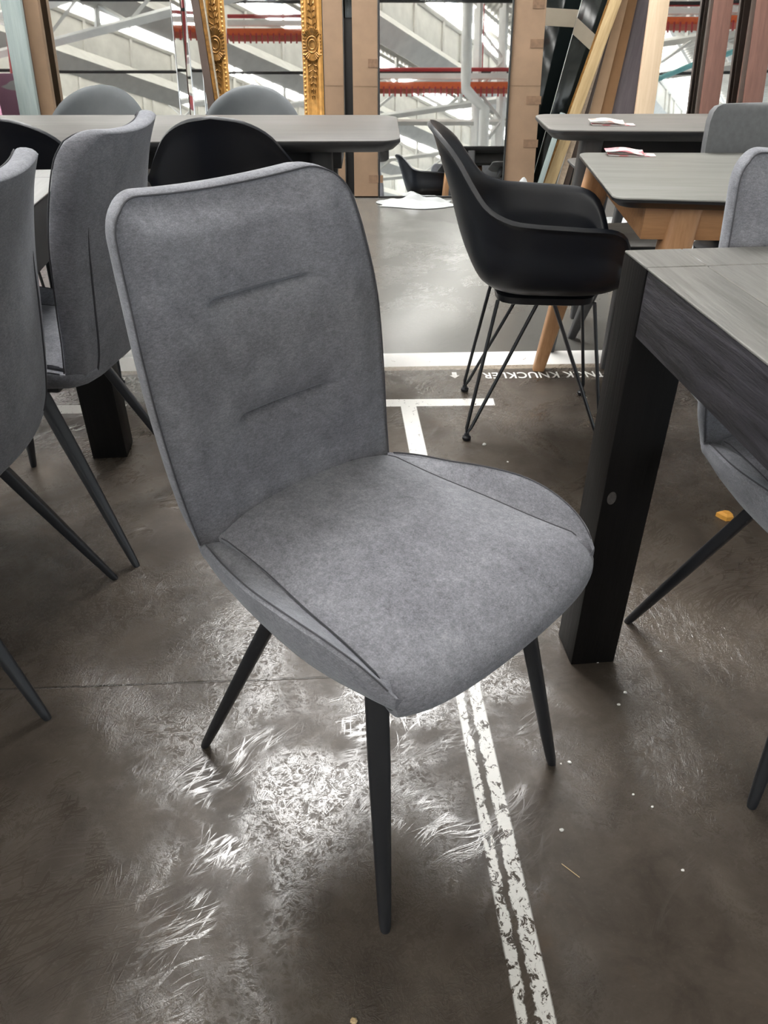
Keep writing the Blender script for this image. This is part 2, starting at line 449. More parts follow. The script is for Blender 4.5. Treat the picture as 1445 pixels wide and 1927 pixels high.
# lattice trusses across the bays
for j, a in enumerate(range(-14, 44, 8)):
    t = MB()
    for zc in (4.35, 5.0):
        t.tube([RP(a, -28, zc), RP(a, 24, zc)], .085, 4)
    x = -28.
    while x < 24:
        t.tube([RP(a, x, 4.35), RP(a, x + 1.2, 5.0)], .04, 4); t.tube([RP(a, x + 1.2, 5.0), RP(a, x + 2.4, 4.35)], .04, 4)
        x += 2.4
    for i in range(-7, 7):
        t.tube([RP(a, i * BAY, 4.4), RP(a, i * BAY, RID)], .06, 4)
        t.tube([RP(a, i * BAY + BAY * .5, 5.0), RP(a, i * BAY, RID - .1)], .05, 4)
        t.tube([RP(a, i * BAY + BAY * .5, 5.0), RP(a, i * BAY + BAY * .5, 5.75)], .05, 4)
    struct(t.build('beam_truss', M['white_paint'], smooth=False))
# two clear roof lights in white wells ahead of the camera; they draw the glints on the varnish
for nm, (x0, x1, y0, y1) in {'30': (-1.82, -.90, 3.25, 5.05), '31': (-.70, 1.02, 4.2, 5.75)}.items():
    m = MB(); m.box(x0, x1, y0, y1, 4.83, 4.86)
    struct(m.build('window_' + nm, M['skylight'], smooth=False))
    m = MB()
    for a_, b_, c_, d_ in ((x0 - .06, x0 - .005, y0 - .06, y1 + .06), (x1 + .005, x1 + .06, y0 - .06, y1 + .06), (x0 - .005, x1 + .005, y0 - .06, y0 - .005), (x0 - .005, x1 + .005, y1 + .005, y1 + .06)):
        m.box(a_, b_, c_, d_, 4.80, 5.9)
    struct(m.build('trim_' + nm, M['white_paint'], smooth=False))
fw = MB(); fw.box(-14, 14, -30.2, -30, 0, 3.2)
struct(fw.build('wall_far', M['white_paint'], smooth=False))

# steel lattice columns behind the camera
def lattice_column(x, y, w=.5, top=5.2):
    c = MB()
    for sx in (-1, 1):
        for sy in (-1, 1): c.tube([(x + sx * w / 2, y + sy * w / 2, 0), (x + sx * w / 2, y + sy * w / 2, top)], .06, 4)
    z = .3; s = 1
    while z < top - .6:
        for sy in (-1, 1): c.tube([(x - s * w / 2, y + sy * w / 2, z), (x + s * w / 2, y + sy * w / 2, z + .55)], .03, 4)
        z += .55; s = -s
    return struct(c.build('column_lattice', M['white_paint'], smooth=False))
for p in ((2.1, -6.5), (-9.5, -9.0), (3.6, -15.), (-4.2, -15.), (8.8, -8.2), (-7.6, -4.6)): lattice_column(*p)

# cable trays, pipes and cables seen in the mirrors
def run(name, mat, pts, r, label, cat, k=8, group=None):
    m = MB(); m.tube(pts, r, k)
    return tag(m.build(name, mat), label, cat, group)
def cable_tray(x0, x1, y, z, label):
    t = thing('cable_tray', label, 'cable tray', (x0, y, z))
    L = x1 - x0
    m = MB(); m.box(0, L, -.15, .15, 0, .03); m.box(0, L, -.17, -.15, 0, .12); m.box(0, L, .15, .17, 0, .12)
    m.build('tray', M['orange'], t, smooth=False)
    m = MB(); m.box(0, L, .02, .06, .20, .30); m.build('white_trunking', M['white_paint'], t, smooth=False)
    m = MB(); m.tube([(0, 0, .38), (L, 0, .38)], .035, 8); m.build('red_pipe', M['red_pipe'], t)
    m = MB()
    for i in range(int(L / .11)):
        m.box(i * .11, i * .11 + .03, .175, .195, -.14, .03)
    m.build('slat', M['red_pipe'], t, smooth=False)['kind'] = 'stuff'
    i = .8
    while i < L:
        m = MB(); m.tube([(i, 0, .38), (i, 0, 1.5)], .012, 6); i += 2.0
        m.build('hanger', M['red_pipe'], t)
    return t
cable_tray(-.9, 3.2, -6.0, 3.52, 'orange cable tray with red pipe reflected in the tall black framed mirror')
cable_tray(-3.0, -1.2, -6.0, 4.45, 'orange cable tray with red pipe reflected in the gold framed mirror')
cable_tray(4.5, 9.5, -5.4, 4.45, 'orange cable tray reflected in the pale wood framed mirror')
cable_tray(-14, -7.6, -5.6, 3.8, 'orange cable tray reflected at the far left mirror edge')
run('service_cable', M['black_cable'], [(-10, -5.0, 4.75), (0, -5.0, 4.72), (10, -5.0, 4.7)], .03, 'black cable strung high across the hall above the trays', 'cable')
run('service_cable', M['black_cable'], [(-10, -7.0, 4.14), (10, -7.0, 4.12)], .03, 'black cable strung across the hall behind the trays', 'cable')
run('tie_beam', M['white_paint'], [(-12, -6.4, 5.35), (12, -6.4, 5.35)], .08, 'white steel tie beam crossing near the mirror tops', 'beam', 4)
run('tie_beam', M['white_paint'], [(-12, -6.6, 3.1), (12, -6.6, 3.1)], .06, 'white steel tie beam crossing low in the mirror reflections', 'beam', 4)
run('downpipe', M['white_paint'], [(1.55, -5.6, 5.0), (1.55, -5.6, 3.7), (1.55, -5.6, 3.45), (1.92, -5.62, 3.1), (1.92, -5.62, 0.1)], .10, 'white roof downpipe with two bends beside the lattice column', 'pipe', 10)
run('sprinkler_pipe', M['red_pipe'], [(-6.9, -5.6, 0), (-6.9, -5.6, 6)], .045, 'thin red upright pipe reflected in the large frameless mirror', 'pipe')
run('fire_pipe', M['red_pipe'], [(-9.5, -7, 4.4), (-5.0, -5.4, 2.6)], .13, 'thick pink red pipe reflected low in the large frameless mirror', 'pipe', 10)
run('roof_strut', M['teal'], [(4.3, -6.6, 3.4), (9.0, -6.6, 5.2)], .05, 'teal roof strut reflected in the pale wood framed mirror', 'strut')

# ---------------------------------------------------------------- upholstered dining chair
UE = [(.40, -.140), (.46, -.152), (.53, -.166), (.60, -.176), (.667, -.185), (.73, -.194), (.80, -.210), (.86, -.229), (.92, -.256)]
HW = [(.40, .176), (.44, .181), (.50, .188), (.60, .196), (.72, .199), (.82, .192), (.88, .184), (.92, .178)]
ZTOP, RC = .912, .050
def back_hw(z):
    w = interp(HW, z)
    d = z - (ZTOP - RC)
    if d > 0: w = w - RC + sqrt(max(0, RC * RC - d * d))
    return w
def back_front(z, s):
    """point on the front of the backrest"""
    w = back_hw(z); v = s * w
    full = interp(HW, z)
    q = v / full
    u = interp(UE, z) - .026 * (1 - q * q) * (1 + .25 * sstep(.75, .91, z))
    # padding: soft roll near the rim and two pulled-in seams
    rim = min((1 - abs(q)) * full, ZTOP - z + .0)
    u += .016 * sstep(0, .05, rim) + .008 * sstep(.0, .16, rim) - .010
    for zc, vc, tilt in ((.776, .000, .0), (.613, .010, .0)):
        along = sstep(.098, .070, abs(v - vc))
        dz = z - zc
        u -= along * (.0100 * math.exp(-(dz / .0045) ** 2) + .0085 * math.exp(-(dz / .028) ** 2))
    # gentle wrinkles running out of the seams
    u += .0013 * sin(70 * v + 9 * sin(24 * z)) * math.exp(-((z - .73) / .05) ** 2) * sstep(.15, .08, abs(v - .015))
    zz = z - .017 * (1 - q * q) * sstep(.72, .91, z)
    return (u, v, zz)
def back_rear(z, s):
    w = back_hw(z) - .013; v = s * w; full = interp(HW, z); q = v / full
    low = sstep(.50, .43, z)
    u = interp(UE, z) - .026 * (1 - q * q) - .046 - .008 * (1 - q * q) + .008 * low
    return (u, v, z - .017 * (1 - q * q) * sstep(.72, .91, z) - .002)

def piping_line():
    zs = [.47 + (ZTOP - RC - .47) * i / 40 for i in range(41)] + [ZTOP - RC + RC * sin(pi / 2 * i / 10) for i in range(1, 11)]
    left = [back_front(z, -1) for z in zs]
    top = [back_front(ZTOP - 1e-6, s) for s in [-1 + 2 * i / 24 for i in range(1, 24)]]
    right = [back_front(z, 1) for z in reversed(zs)]
    return [(p[0] + .002, p[1], p[2]) for p in left + top + right]

ZP = [(-.165, .468), (-.155, .470), (-.14, .474), (-.10, .481), (-.05, .488), (0, .498), (.06, .508), (.10, .511), (.14, .509), (.18, .500), (.205, .487), (.228, .468)]
WP = [(-.165, .184), (-.155, .186), (-.10, .200), (-.05, .209), (0, .217), (.08, .222), (.14, .218), (.19, .209), (.228, .197)]
WS = [(-.19, .158), (-.15, .163), (-.05, .167), (.05, .177), (.13, .183), (.20, .192), (.228, .1965)]
ZS = .480
V0 = .005
def front_u(q): return -.016 * q * q - .017 * q ** 6
def seat_section(u):
    """closed cross-section of the seat shell, half listed from the middle outwards then mirrored"""
    if u <= -.165:
        wp = interp([(-.224, .02), (-.221, .07), (-.215, .110), (-.206, .145), (-.197, .163), (-.185, .175), (-.165, .184)], u)
        zb = interp([(-.224, .476), (-.221, .462), (-.215, .450), (-.205, .441), (-.19, .433), (-.165, .429)], u)
        zp = .468; ws = wp * .85; zs = .460
    elif u <= .2262:
        wp = interp(WP, u); zp = interp(ZP, u); ws = interp(WS, u); zs = min(ZS, zp - .002); zb = .428 + .008 * sstep(.1, .22, u)
        tip = sstep(.205, .228, u)
        zs -= .010 * tip
    else:
        f = sqrt(max(0.0004, (.2385 - u) / .0125)); wp = .190 * f; zp = .460 - .008 * (1 - f); ws = wp * .95; zs = zp - .006; zb = .440 + .006 * (1 - f)
    h = zp - zb
    half = [(0, zs - .012), (ws * .5, zs - .010), (ws - .010, zs - .007), (ws + .002, zs - .002), (ws + (wp - ws) * .5, zs + (zp - zs) * .45), (wp - .006, zp - .003),
            (wp - .001, zp), (wp + .004, zp - .003), (wp + .0065, zp - h * .25), (wp + .004, zp - h * .5), (wp - .006, zp - h * .78), (wp - .030, zb + h * .03), (wp * .62, zb - .004), (wp * .3, zb - .006), (0, zb - .006)]
    if u > .205:
        k = 1 - .9 * sstep(.205, .232, u)
        half = [(v if v < wp - .002 else wp - .002 + (v - wp + .002) * k, z) for v, z in half]
    pts = [(u, v, z) for v, z in half] + [(u, -v, z) for v, z in reversed(half[1:-1])]
    return [(a, b + V0, c) for a, b, c in pts]

CPATH = [(0, (-.196, .478)), (.05, (-.180, .488)), (.22, (-.09, .496)), (.42, (.02, .498)), (.56, (.10, .497)), (.66, (.155, .494)), (.74, (.200, .487)),
         (.80, (.229, .477)), (.86, (.250, .464)), (.91, (.260, .452)), (.95, (.261, .442)), (.98, (.255, .434)), (1.0, (.243, .430))]
CU = [(a, b[0]) for a, b in CPATH]; CZ = [(a, b[1]) for a, b in CPATH]
def cushion_point(p, s):
    """p 0..1 from the back seam over the top and down the front face, s -1..1 across"""
    u = interp(CU, p); zc = interp(CZ, p)
    g = sstep(.40, .80, p); gb = sstep(.20, .0, p); q = abs(s)
    us = u + front_u(q) * g + .040 * gb * q * q
    ws = interp(WS, min(us, .228)) * (1 - .025 * sstep(.88, 1, p)) + .001
    prof = (1 - q ** 3.0)
    ze = min(ZS, zc)
    if p < .12: ze = min(ze, .474 + .05 * p)
    z = ze + (zc - ze) * prof
    return (us, s * ws + V0, z)

def make_leg(sgn_u, sgn_v):
    top = Vector((.135, .140, .436)) if sgn_u > 0 else Vector((-.050, .118, .436))
    foot = Vector((.222, .203, .0)) if sgn_u > 0 else Vector((-.232, .203, .0))
    top.y *= sgn_v; foot.y *= sgn_v
    top.y += V0
    rings = []
    ang = atan2((foot - top).y, (foot - top).x)
    for t, a, b, e in ((0, .0150, .0120, 6), (.35, .0148, .0122, 5), (.6, .0128, .0115, 3.4), (.85, .0105, .0102, 2.4), (.965, .0090, .0090, 2), (.985, .0084, .0084, 2), (1, .0072, .0072, 2)):
        c = top.lerp(foot, t)
        ring = superring(0, 0, 0, a, b, e)
        # broad face turned outwards along the seat side
        rr = [(c.x + x * cos(ang + pi / 2) - y * sin(ang + pi / 2), c.y + x * sin(ang + pi / 2) + y * cos(ang + pi / 2), c.z) for x, y, _ in ring]
        rings.append(rr)
    m = MB(); m.loft(rings)
    return m

def make_dining_chair(label, loc, rotz, group):
    r = thing('dining_chair', label, 'chair', loc, (0, 0, rotz), group)
    # backrest
    zs = [.450 + (ZTOP - RC - .450) * i / 116 for i in range(117)] + [ZTOP - RC + RC * sin(pi / 2 * i / 14) for i in range(1, 15)]
    zs[-1] = ZTOP - 1e-6
    ss = [-1 + 2 * i / 48 for i in range(49)]
    ss = [math.copysign(abs(s) ** .85, s) for s in ss]
    F = [[back_front(z, s) for s in ss] for z in zs]
    R = [[back_rear(z, s) for s in ss] for z in zs]
    m = MB(); m.grid(F); m.grid(R, True)
    fb = [row[0] for row in F] + F[-1][1:-1] + [row[-1] for row in reversed(F)]
    rb = [row[0] for row in R] + R[-1][1:-1] + [row[-1] for row in reversed(R)]
    outd = []
    for i, p in enumerate(fb):
        a = Vector(fb[max(0, i - 1)]); b = Vector(fb[min(len(fb) - 1, i + 1)]); t = (b - a); t.x = 0
        t.normalize(); outd.append(Vector((0, -t.z, t.y)))
    strips = []
    for f, o in ((0, 0), (.10, .0028), (.25, .0048), (.5, .0062), (.75, .0058), (.9, .0035), (1, 0)):
        strips.append([tuple(Vector(p).lerp(Vector(q), f) + d * o * sstep(.44, .52, p[2])) for p, q, d in zip(fb, rb, outd)])
    m.grid(list(map(list, zip(*strips))))
    m.grid([F[0], R[0]])
    back = m.build('backrest', M['fabric'], r)
    bm = bmesh.new(); bm.from_mesh(back.data); bmesh.ops.remove_doubles(bm, verts=bm.verts, dist=.0002); bmesh.ops.recalc_face_normals(bm, faces=bm.faces); bm.to_mesh(back.data); bm.free()
    back.data.polygons.foreach_set('use_smooth', [True] * len(back.data.polygons))
    m = MB(); m.tube(piping_line(), .0013, 6); m.build('piping', M['stitch'], back)
    for s in (-1, 1):
        pts = []
        for i in range(26):
            z = .46 + .29 * i / 25
            p = back_rear(z, s * .80); pts.append((p[0] - .0005, p[1], p[2]))
        m = MB(); m.tube(pts, [.0022 * min(1, (25 - i) / 8 + .1) for i in range(26)], 6); m.build('rear_seam', M['stitch'], back)
    # seat shell with raised side wings
    us = [-.2239, -.223, -.2215, -.219, -.215, -.210, -.204, -.197, -.188, -.177] + [-.165 + .391 * i / 40 for i in range(41)] + [.2268, .228, .230, .233, .236, .2375, .2383]
    rings = [seat_section(u) for u in us]
    m = MB(); m.loft(rings)
    shell = m.build('seat_shell', M['fabric'], r)
    for s in (-1, 1):
        pts = [(u, s * (interp(WP, u) - .001) + V0, interp(ZP, u) + .0004) for u in [-.155 + .372 * i / 40 for i in range(41)]]
        m = MB(); m.tube(pts, .0012, 6); m.build('piping', M['stitch'], shell)
    # seat cushion
    ps = [i / 60 for i in range(61)]; s2 = [-1 + 2 * i / 36 for i in range(37)]
    top = [[cushion_point(p, s) for s in s2] for p in ps]
    m = MB(); m.grid(top)
    under = [[(x - .012 * sstep(.7, 1, i / 60), y * .985, min(z - .02, .455) if i < 52 else z - .004 * sstep(60, 52, i)) for (x, y, z) in row] for i, row in enumerate(top)]
    m.grid(under, True)
    m.grid([[top[i][0] for i in range(61)], [under[i][0] for i in range(61)]]); m.grid([[top[i][-1] for i in range(61)], [under[i][-1] for i in range(61)]])
    m.grid([top[-1], under[-1]]); m.grid([top[0], under[0]])
    cu = m.build('seat_cushion', M['fabric'], r)
    for s in (-1, 1):
        pts = [top[i][0 if s < 0 else -1] for i in range(3, 52)]
        m = MB(); m.tube([(x, y, z + .0004) for x, y, z in pts], .0010, 5); m.build('seam', M['stitch'], cu)
    # under frame and legs
    m = MB(); m.box(-.12, .18, -.14, .15, .408, .428); m.build('under_frame', M['charcoal'], r, bevel=.004)
    for su, sv in ((1, -1), (1, 1), (-1, -1), (-1, 1)):
        make_leg(su, sv).build('leg', M['charcoal'], r)
    return r

G_CH = 'grey upholstered dining chairs'
main_chair = make_dining_chair('grey upholstered dining chair alone in front, facing right, whole seat and tapered legs in view', (-.010, .874, 0), radians(-45.3), G_CH)
dup(main_chair, (-.785, 1.637, 0), radians(174.0), 'grey upholstered chair seen from behind, back between the nearest left chair and the front chair', G_CH)
dup(main_chair, (-.848, 1.165, 0), radians(179.0), 'grey upholstered chair cut off by the left picture edge, seen from behind', G_CH)
dup(main_chair, (.760, 1.030, 0), radians(-79.0), 'grey upholstered chair pushed under the dark thick legged table at the right', G_CH)

# ---------------------------------------------------------------- bucket armchair
def sup(th, af, ab, b, e):
    c, s = cos(th), sin(th); a = af if c >= 0 else ab
    r = (abs(c / a) ** e + abs(s / b) ** e) ** (-1 / e)
    return r
def rim_z(th):
    d = abs(math.degrees(th))      # 0 front .. 180 back
    return interp([(0, .452), (25, .452), (36, .470), (43, .53), (52, .595), (62, .622), (80, .630), (105, .636), (118, .643), (130, .668), (140, .716), (150, .768), (158, .796), (168, .819), (180, .830)], d)
def bucket_pt(th, t):
    d = abs(math.degrees(th)); zr = rim_z(th); z0 = .444
    R0 = sup(th, .212, .182, .195, 3.2)
    af, ab, b = .245, .330, .262
    back = sstep(115, 178, d)
    Rr = sup(th, .212, .230, .246, 3.2)
    Rr = Rr + (.325 - .230) * back * sstep(100, 180, d)
    tb = .46
    if t <= tb:
        q = t / tb
        r = R0 * q; z = z0 + .012 * (1 - q) * (1 if d > 40 else .6) - .018 * sin(pi * q) + (0.006 * q)
        if q > .80: z += .012 * ((q - .8) / .2) ** 2
    else:
        q = (t - tb) / (1 - tb)
        r = R0 + (Rr - R0) * (q ** (.85 + .15 * back) if d > 45 else q)
        zb = z0 + .018
        z = zb + (zr - zb) * (q ** 1.12)
        # round the bottom corner
        r += .012 * sin(pi * min(1, q * 1.6)) * (1 - q)
        # rolled lip
        if q > .93: r += .010 * ((q - .93) / .07) ** 2
    # narrow the upper back so it forms an arch
    x, y = r * cos(th), r * sin(th)
    return (x, y, z)
def make_bucket(label, loc, rotz, shell_mat, base_mat, group):
    r = thing('bucket_armchair', label, 'chair', loc, (0, 0, rotz), group)
    nth, nt = 96, 40
    rows = []
    ts = [.03 + .97 * i / nt for i in range(nt + 1)]
    for t in ts:
        rows.append([bucket_pt(2 * pi * j / nth - pi, t) for j in range(nth)])
    m = MB(); m.loft(rows, cap=False); m.add(rows[0], [tuple(reversed(range(nth)))])
    sh = m.build('seat_shell', shell_mat, r)
    bm = bmesh.new(); bm.from_mesh(sh.data); bmesh.ops.remove_doubles(bm, verts=bm.verts, dist=.0002); bmesh.ops.recalc_face_normals(bm, faces=bm.faces); bm.to_mesh(sh.data); bm.free()
    sh.data.polygons.foreach_set('use_smooth', [True] * len(sh.data.polygons))
    so = sh.modifiers.new('thickness', 'SOLIDIFY'); so.thickness = .011; so.offset = 0
    bv = sh.modifiers.new('rim', 'BEVEL'); bv.width = .0045; bv.segments = 3; bv.limit_method = 'ANGLE'; bv.angle_limit = radians(50)
    m = MB(); m.loft([superring(0, 0, .398, .125, .125, 5), superring(0, 0, .402, .135, .135, 5), superring(0, 0, .420, .138, .138, 5), superring(0, 0, .434, .120, .120, 5)])
    m.build('seat_mount', base_mat, r)
    for sx in (-1, 1):
        for sy in (-1, 1):
            fx, fy = .192 * sx, .168 * sy
            m = MB()
            top1 = (.135 * sx, .055 * sy, .408); top2 = (.020 * sx, .120 * sy, .408)
            top3 = (.130 * sx, .120 * sy, .408)
            foot = Vector((fx, fy, .022))
            A = Vector(top3); B = Vector(top2)
            m.tube([A, A.lerp(foot, .96) + Vector((.004 * sx, 0, 0)), foot + Vector((.003 * sx, 0, -.006)), B.lerp(foot, .96) + Vector((-.004 * sx, 0, 0)), B], .0052, 8)
            leg = m.build('leg', M['black_wire'] if base_mat is not M['chrome'] else M['chrome'], r)
            m = MB(); m.loft([superring(fx, fy, z, a, a, 2, 14) for z, a in ((0, .010), (.004, .013), (.010, .013), (.014, .008), (.022, .007))])
            m.build('foot_glide', M['black_plastic'], leg)
    return r
G_B = 'plastic bucket armchairs with wire legs'
b0 = make_bucket('black plastic bucket armchair on wire legs seen side on, standing alone right of centre', (.449, 2.172, 0), radians(-4), M['black_plastic'], M['black_wire'], G_B)
dup(b0, (-.47, 2.60, 0), radians(92), 'black bucket armchair seen from behind, just behind the top of the front grey chair', G_B)
dup(b0, (-1.06, 2.60, 0), radians(90), 'black bucket armchair seen from behind, cut by the left picture edge', G_B)
g0 = make_bucket('grey bucket armchair behind the far left table, left one of the pair', (-1.09, 3.05, 0), radians(-90), M['grey_plastic'], M['black_wire'], G_B)
g0.scale = (1, 1, .968)
dup(g0, (-.505, 3.05, 0), radians(-90), 'grey bucket armchair behind the far left table, right one beside the gold frame', G_B)

# square backed grey chair at the far right table
def make_square_chair(label, loc, rotz):
    r = thing('square_back_chair', label, 'chair', loc, (0, 0, rotz))
    rings = []
    for z, hw_, x in ((.50, .20, -.17), (.6, .21, -.185), (.73, .215, -.20), (.790, .213, -.210), (.815, .207, -.214), (.828, .196, -.217), (.834, .178, -.219)):
        th_ = .017 if z < .82 else (.013 if z < .83 else .006)
        ring = []
        for j in range(17): s = -1 + j / 8; ring.append((x + th_ + .03 * s * s, s * hw_, z))
        for j in range(17): s = 1 - j / 8; ring.append((x - th_ + .03 * s * s, s * hw_, z))
        rings.append(ring)
    m = MB(); m.loft(rings); m.build('backrest', M['shell_fabric'], r)
    m = MB(); m.loft([superring(.02, 0, z, a, b, 4.5, 32) for z, a, b in ((.42, .19, .19), (.43, .205, .205), (.455, .21, .21), (.465, .195, .195))]); m.build('seat', M['black_plastic'], r)
    for sy in (-1, 1):
        m = MB(); m.tube([(-.15, .12 * sy, .45), (-.185, .13 * sy, .56)], .012, 8); m.build('back_bracket', M['charcoal'], r)
    for sy in (-1, 1):
        for z_ in (.05, .085):
            m = MB(); m.tube([(-.175, .185 * sy, z_), (.215, .185 * sy, z_)], .006, 8); m.build('brace', M['pale_wire'], r)
    for sx in (-1, 1):
        for sy in (-1, 1):
            m = MB(); m.tube([(.12 * sx + .02, .13 * sy, .43), (.20 * sx + .02, .19 * sy, 0)], [.009, .007], 10); m.build('leg', M['pale_wire'], r)
    return r
make_square_chair('grey square backed chair on silver legs beyond the oak legged table', (1.165, 2.33, 0), radians(-89))

# ---------------------------------------------------------------- tables
def square_table(label, corner, ang, L, W, Hh, leg, apron, top_mat, cross_mat, side_mat, leg_mat, group):
    """corner = far left corner; local x runs right, local y runs towards the camera"""
    t = thing('dining_table', label, 'table', (corner[0], corner[1], 0), (0, 0, ang), group)
    # local frame: x right 0..W, y 0..-L
    g = .0012
    for x0 in (0, W - leg):
        for y0 in (-leg, -L):
            m = MB(); m.box(x0, x0 + leg, y0, y0 + leg, 0, Hh); m.build('leg', leg_mat, t, bevel=.003)
    m = MB(); m.box(.002, leg - .004, -L + leg + g, -leg - g, Hh - apron, Hh - .0005); m.build('apron', side_mat, t, bevel=.002)
    m = MB(); m.box(W - leg + .004, W - .002, -L + leg + g, -leg - g, Hh - apron, Hh - .0005); m.build('apron', side_mat, t, bevel=.002)
    m = MB(); m.box(leg + g, W - leg - g, -leg + .004, -.002, Hh - apron, Hh - .0005); m.build('apron', side_mat, t, bevel=.002)
    m = MB(); m.box(leg + g, W - leg - g, -L + .002, -L + leg - .004, Hh - apron, Hh - .0005); m.build('apron', side_mat, t, bevel=.002)
    # planks: a border with an end board at each leg corner, field boards inside
    e = .0018
    m = MB()
    for x0 in (.0005, W - leg - .0005):
        m.box(x0, x0 + leg, -leg + .0005, -.0005, Hh, Hh + .004)
        m.box(x0, x0 + leg, -L + leg + .001, -leg - .001, Hh, Hh + .004)
        m.box(x0, x0 + leg, -L + .0005, -L + leg - .001, Hh, Hh + .004)
    m.box(leg + .0015, W - leg - .0015, -leg + .001, -.0005, Hh, Hh + .004)
    m.box(leg + .0015, W - leg - .0015, -L + .0005, -L + leg - .001, Hh, Hh + .004)
    nb = 5; fw = (W - 2 * leg - .004) / nb
    for i in range(nb):
        m.box(leg + .002 + i * fw, leg + .002 + (i + 1) * fw - .001, -L + leg + .001, -leg - .001, Hh - .03, Hh + .004)
    m.build('tabletop', top_mat, t, bevel=.0012, seg=1)
    return t
G_T = 'dark square legged dining tables'
square_table('black stained dining table with thick square legs at the right, beside the front grey chair', (.362, 1.180), radians(5.6), 1.75, .95, .781, .088, .098,
             M['dark_wood_top'], M['dark_wood_cross'], M['dark_wood'], M['dark_wood_leg'], G_T)
tl = square_table('dark square legged table at the left, behind the two grey chairs seen from the back', (-1.69, 1.915), radians(5.6), 1.70, .95, .746, .096, .115,
             M['light_top'], M['light_top'], M['dark_apron'], M['dark_wood_leg'], G_T)
# knot on the near leg
m = MB()
m.loft([superring(0, 0, z, a, b, 2, 16) for z, a, b in ((0, .008, .013), (.0006, .006, .010))])
KN = wood('pale_knot_wood', (.05, .046, .043), (.11, .10, .095), .5, 'Z')
rt = [o for o in COL.objects if o.name == 'dining_table'][0]
for c in rt.children:
    if c.name.startswith('leg') and max(v.co.y for v in c.data.vertices) > -.01 and min(v.co.x for v in c.data.vertices) < .01:
        kn = m.build('wood_knot', KN, c, loc=(.016, -.0885, .395), rot=(radians(90), 0, 0)); break

def boat_top(L, W, Hh, th_, ta=.045, rc=.06):
    """outline with slightly drawn-in ends and rounded corners"""
    pts = []
    def corner(cx, cy, a0, a1):
        for i in range(9):
            a = a0 + (a1 - a0) * i / 8; pts.append((cx + rc * cos(a), cy + rc * sin(a)))
    corner(rc, rc + ta, pi, 1.5 * pi); pts.append((L * .5, 0)); corner(L - rc, rc + ta, 1.5 * pi, 2 * pi); corner(L - rc, W - rc - ta, 0, .5 * pi); pts.append((L * .5, W)); corner(rc, W - rc - ta, .5 * pi, pi)
    cx, cy = L / 2, W / 2
    def ring(z, ins): return [(x - math.copysign(min(ins, abs(x - cx)), x - cx), y - math.copysign(min(ins, abs(y - cy)), y - cy), z) for x, y in pts]
    return ring
def splay_table(label, loc, ang, L, W, Hh, th_, top_mat, edge_mat, apron_mat, leg_mat, legs, ap_h, ap_in, group=None, cat='table', name='dining_table', leg_w=.032, rc=.06, ta=.02):
    t = thing(name, label, cat, loc, (0, 0, ang), group)
    ring = boat_top(L, W, Hh, th_, ta, rc)
    m = MB(); m.loft([ring(Hh - .0035, 0), ring(Hh - .001, .001), ring(Hh, .003)]); tp = m.build('tabletop' if cat == 'table' else 'seat_board', top_mat, t)
    m = MB(); m.loft([ring(Hh - th_, .028), ring(Hh - th_ + .003, .020), ring(Hh - th_ * .45, .004), ring(Hh - .010, 0), ring(Hh - .0036, 0)]); m.build('bevelled_edge', edge_mat, t)
    if ap_h:
        z1 = Hh - th_; z0 = z1 - ap_h; i = ap_in
        for x0, x1, y0, y1 in ((i, L - i, i, i + .02), (i, L - i, W - i - .02, W - i), (i, i + .02, i + .02, W - i - .02), (L - i - .02, L - i, i + .02, W - i - .02)):
            m = MB(); m.box(x0, x1, y0, y1, z0, z1); m.build('apron', apron_mat, t, bevel=.003)
    for (x0, y0, x1, y1) in legs:
        m = MB(); zt = Hh - th_
        m.loft([superring(x1, y1, 0, leg_w * .55, leg_w * .55, 5), superring(x0 + (x1 - x0) * .45, y0 + (y1 - y0) * .45, zt * .55, leg_w * .9, leg_w * .9, 5), superring(x0, y0, zt, leg_w * 1.1, leg_w * 1.1, 5)])
        m.build('leg', leg_mat, t)
    return t
# far left: long grey table
splay_table('long grey brown table spanning the far left, in front of the gold mirror', (-2.05, 2.395, 0), radians(.6), 2.10, .57, .75, .035,
            M['grey_top'], M['grey_edge'], M['dark_apron'], M['dark_apron'],
            [(.24, .13, .20, .09), (1.86, .13, 1.88, .09), (.24, .44, .20, .48), (1.86, .44, 1.88, .48)], .070, .18, 'grey splayed leg tables', rc=.06, ta=.012)
# far right: grey table
splay_table('grey table at the far right, rear one of two, with a white leaflet on it', (.515, 2.600, 0), radians(-1), 1.9, .43, .75, .034,
            M['taupe_top'], M['grey_edge'], M['dark_apron'], M['grey_leg'],
            [(.15, .12, .095, .10), (1.75, .12, 1.8, .08), (.27, .36, .255, .45), (1.75, .36, 1.8, .4)], .085, .16, 'grey splayed leg tables', rc=.05, ta=.03)
# oak table
splay_table('dark topped table on splayed honey oak legs at the right, with a pink leaflet', (.531, 1.839, 0), radians(-4), 1.70, .694, .71, .028,
            M['olive_top'], M['black_frame'], M['oak_h'], M['oak'],
            [(.185, .12, .11, .02), (1.55, .12, 1.62, .02), (.065, .600, -.035, .69), (1.55, .600, 1.65, .69)], .075, .085, leg_w=.036, rc=.03, ta=.045)
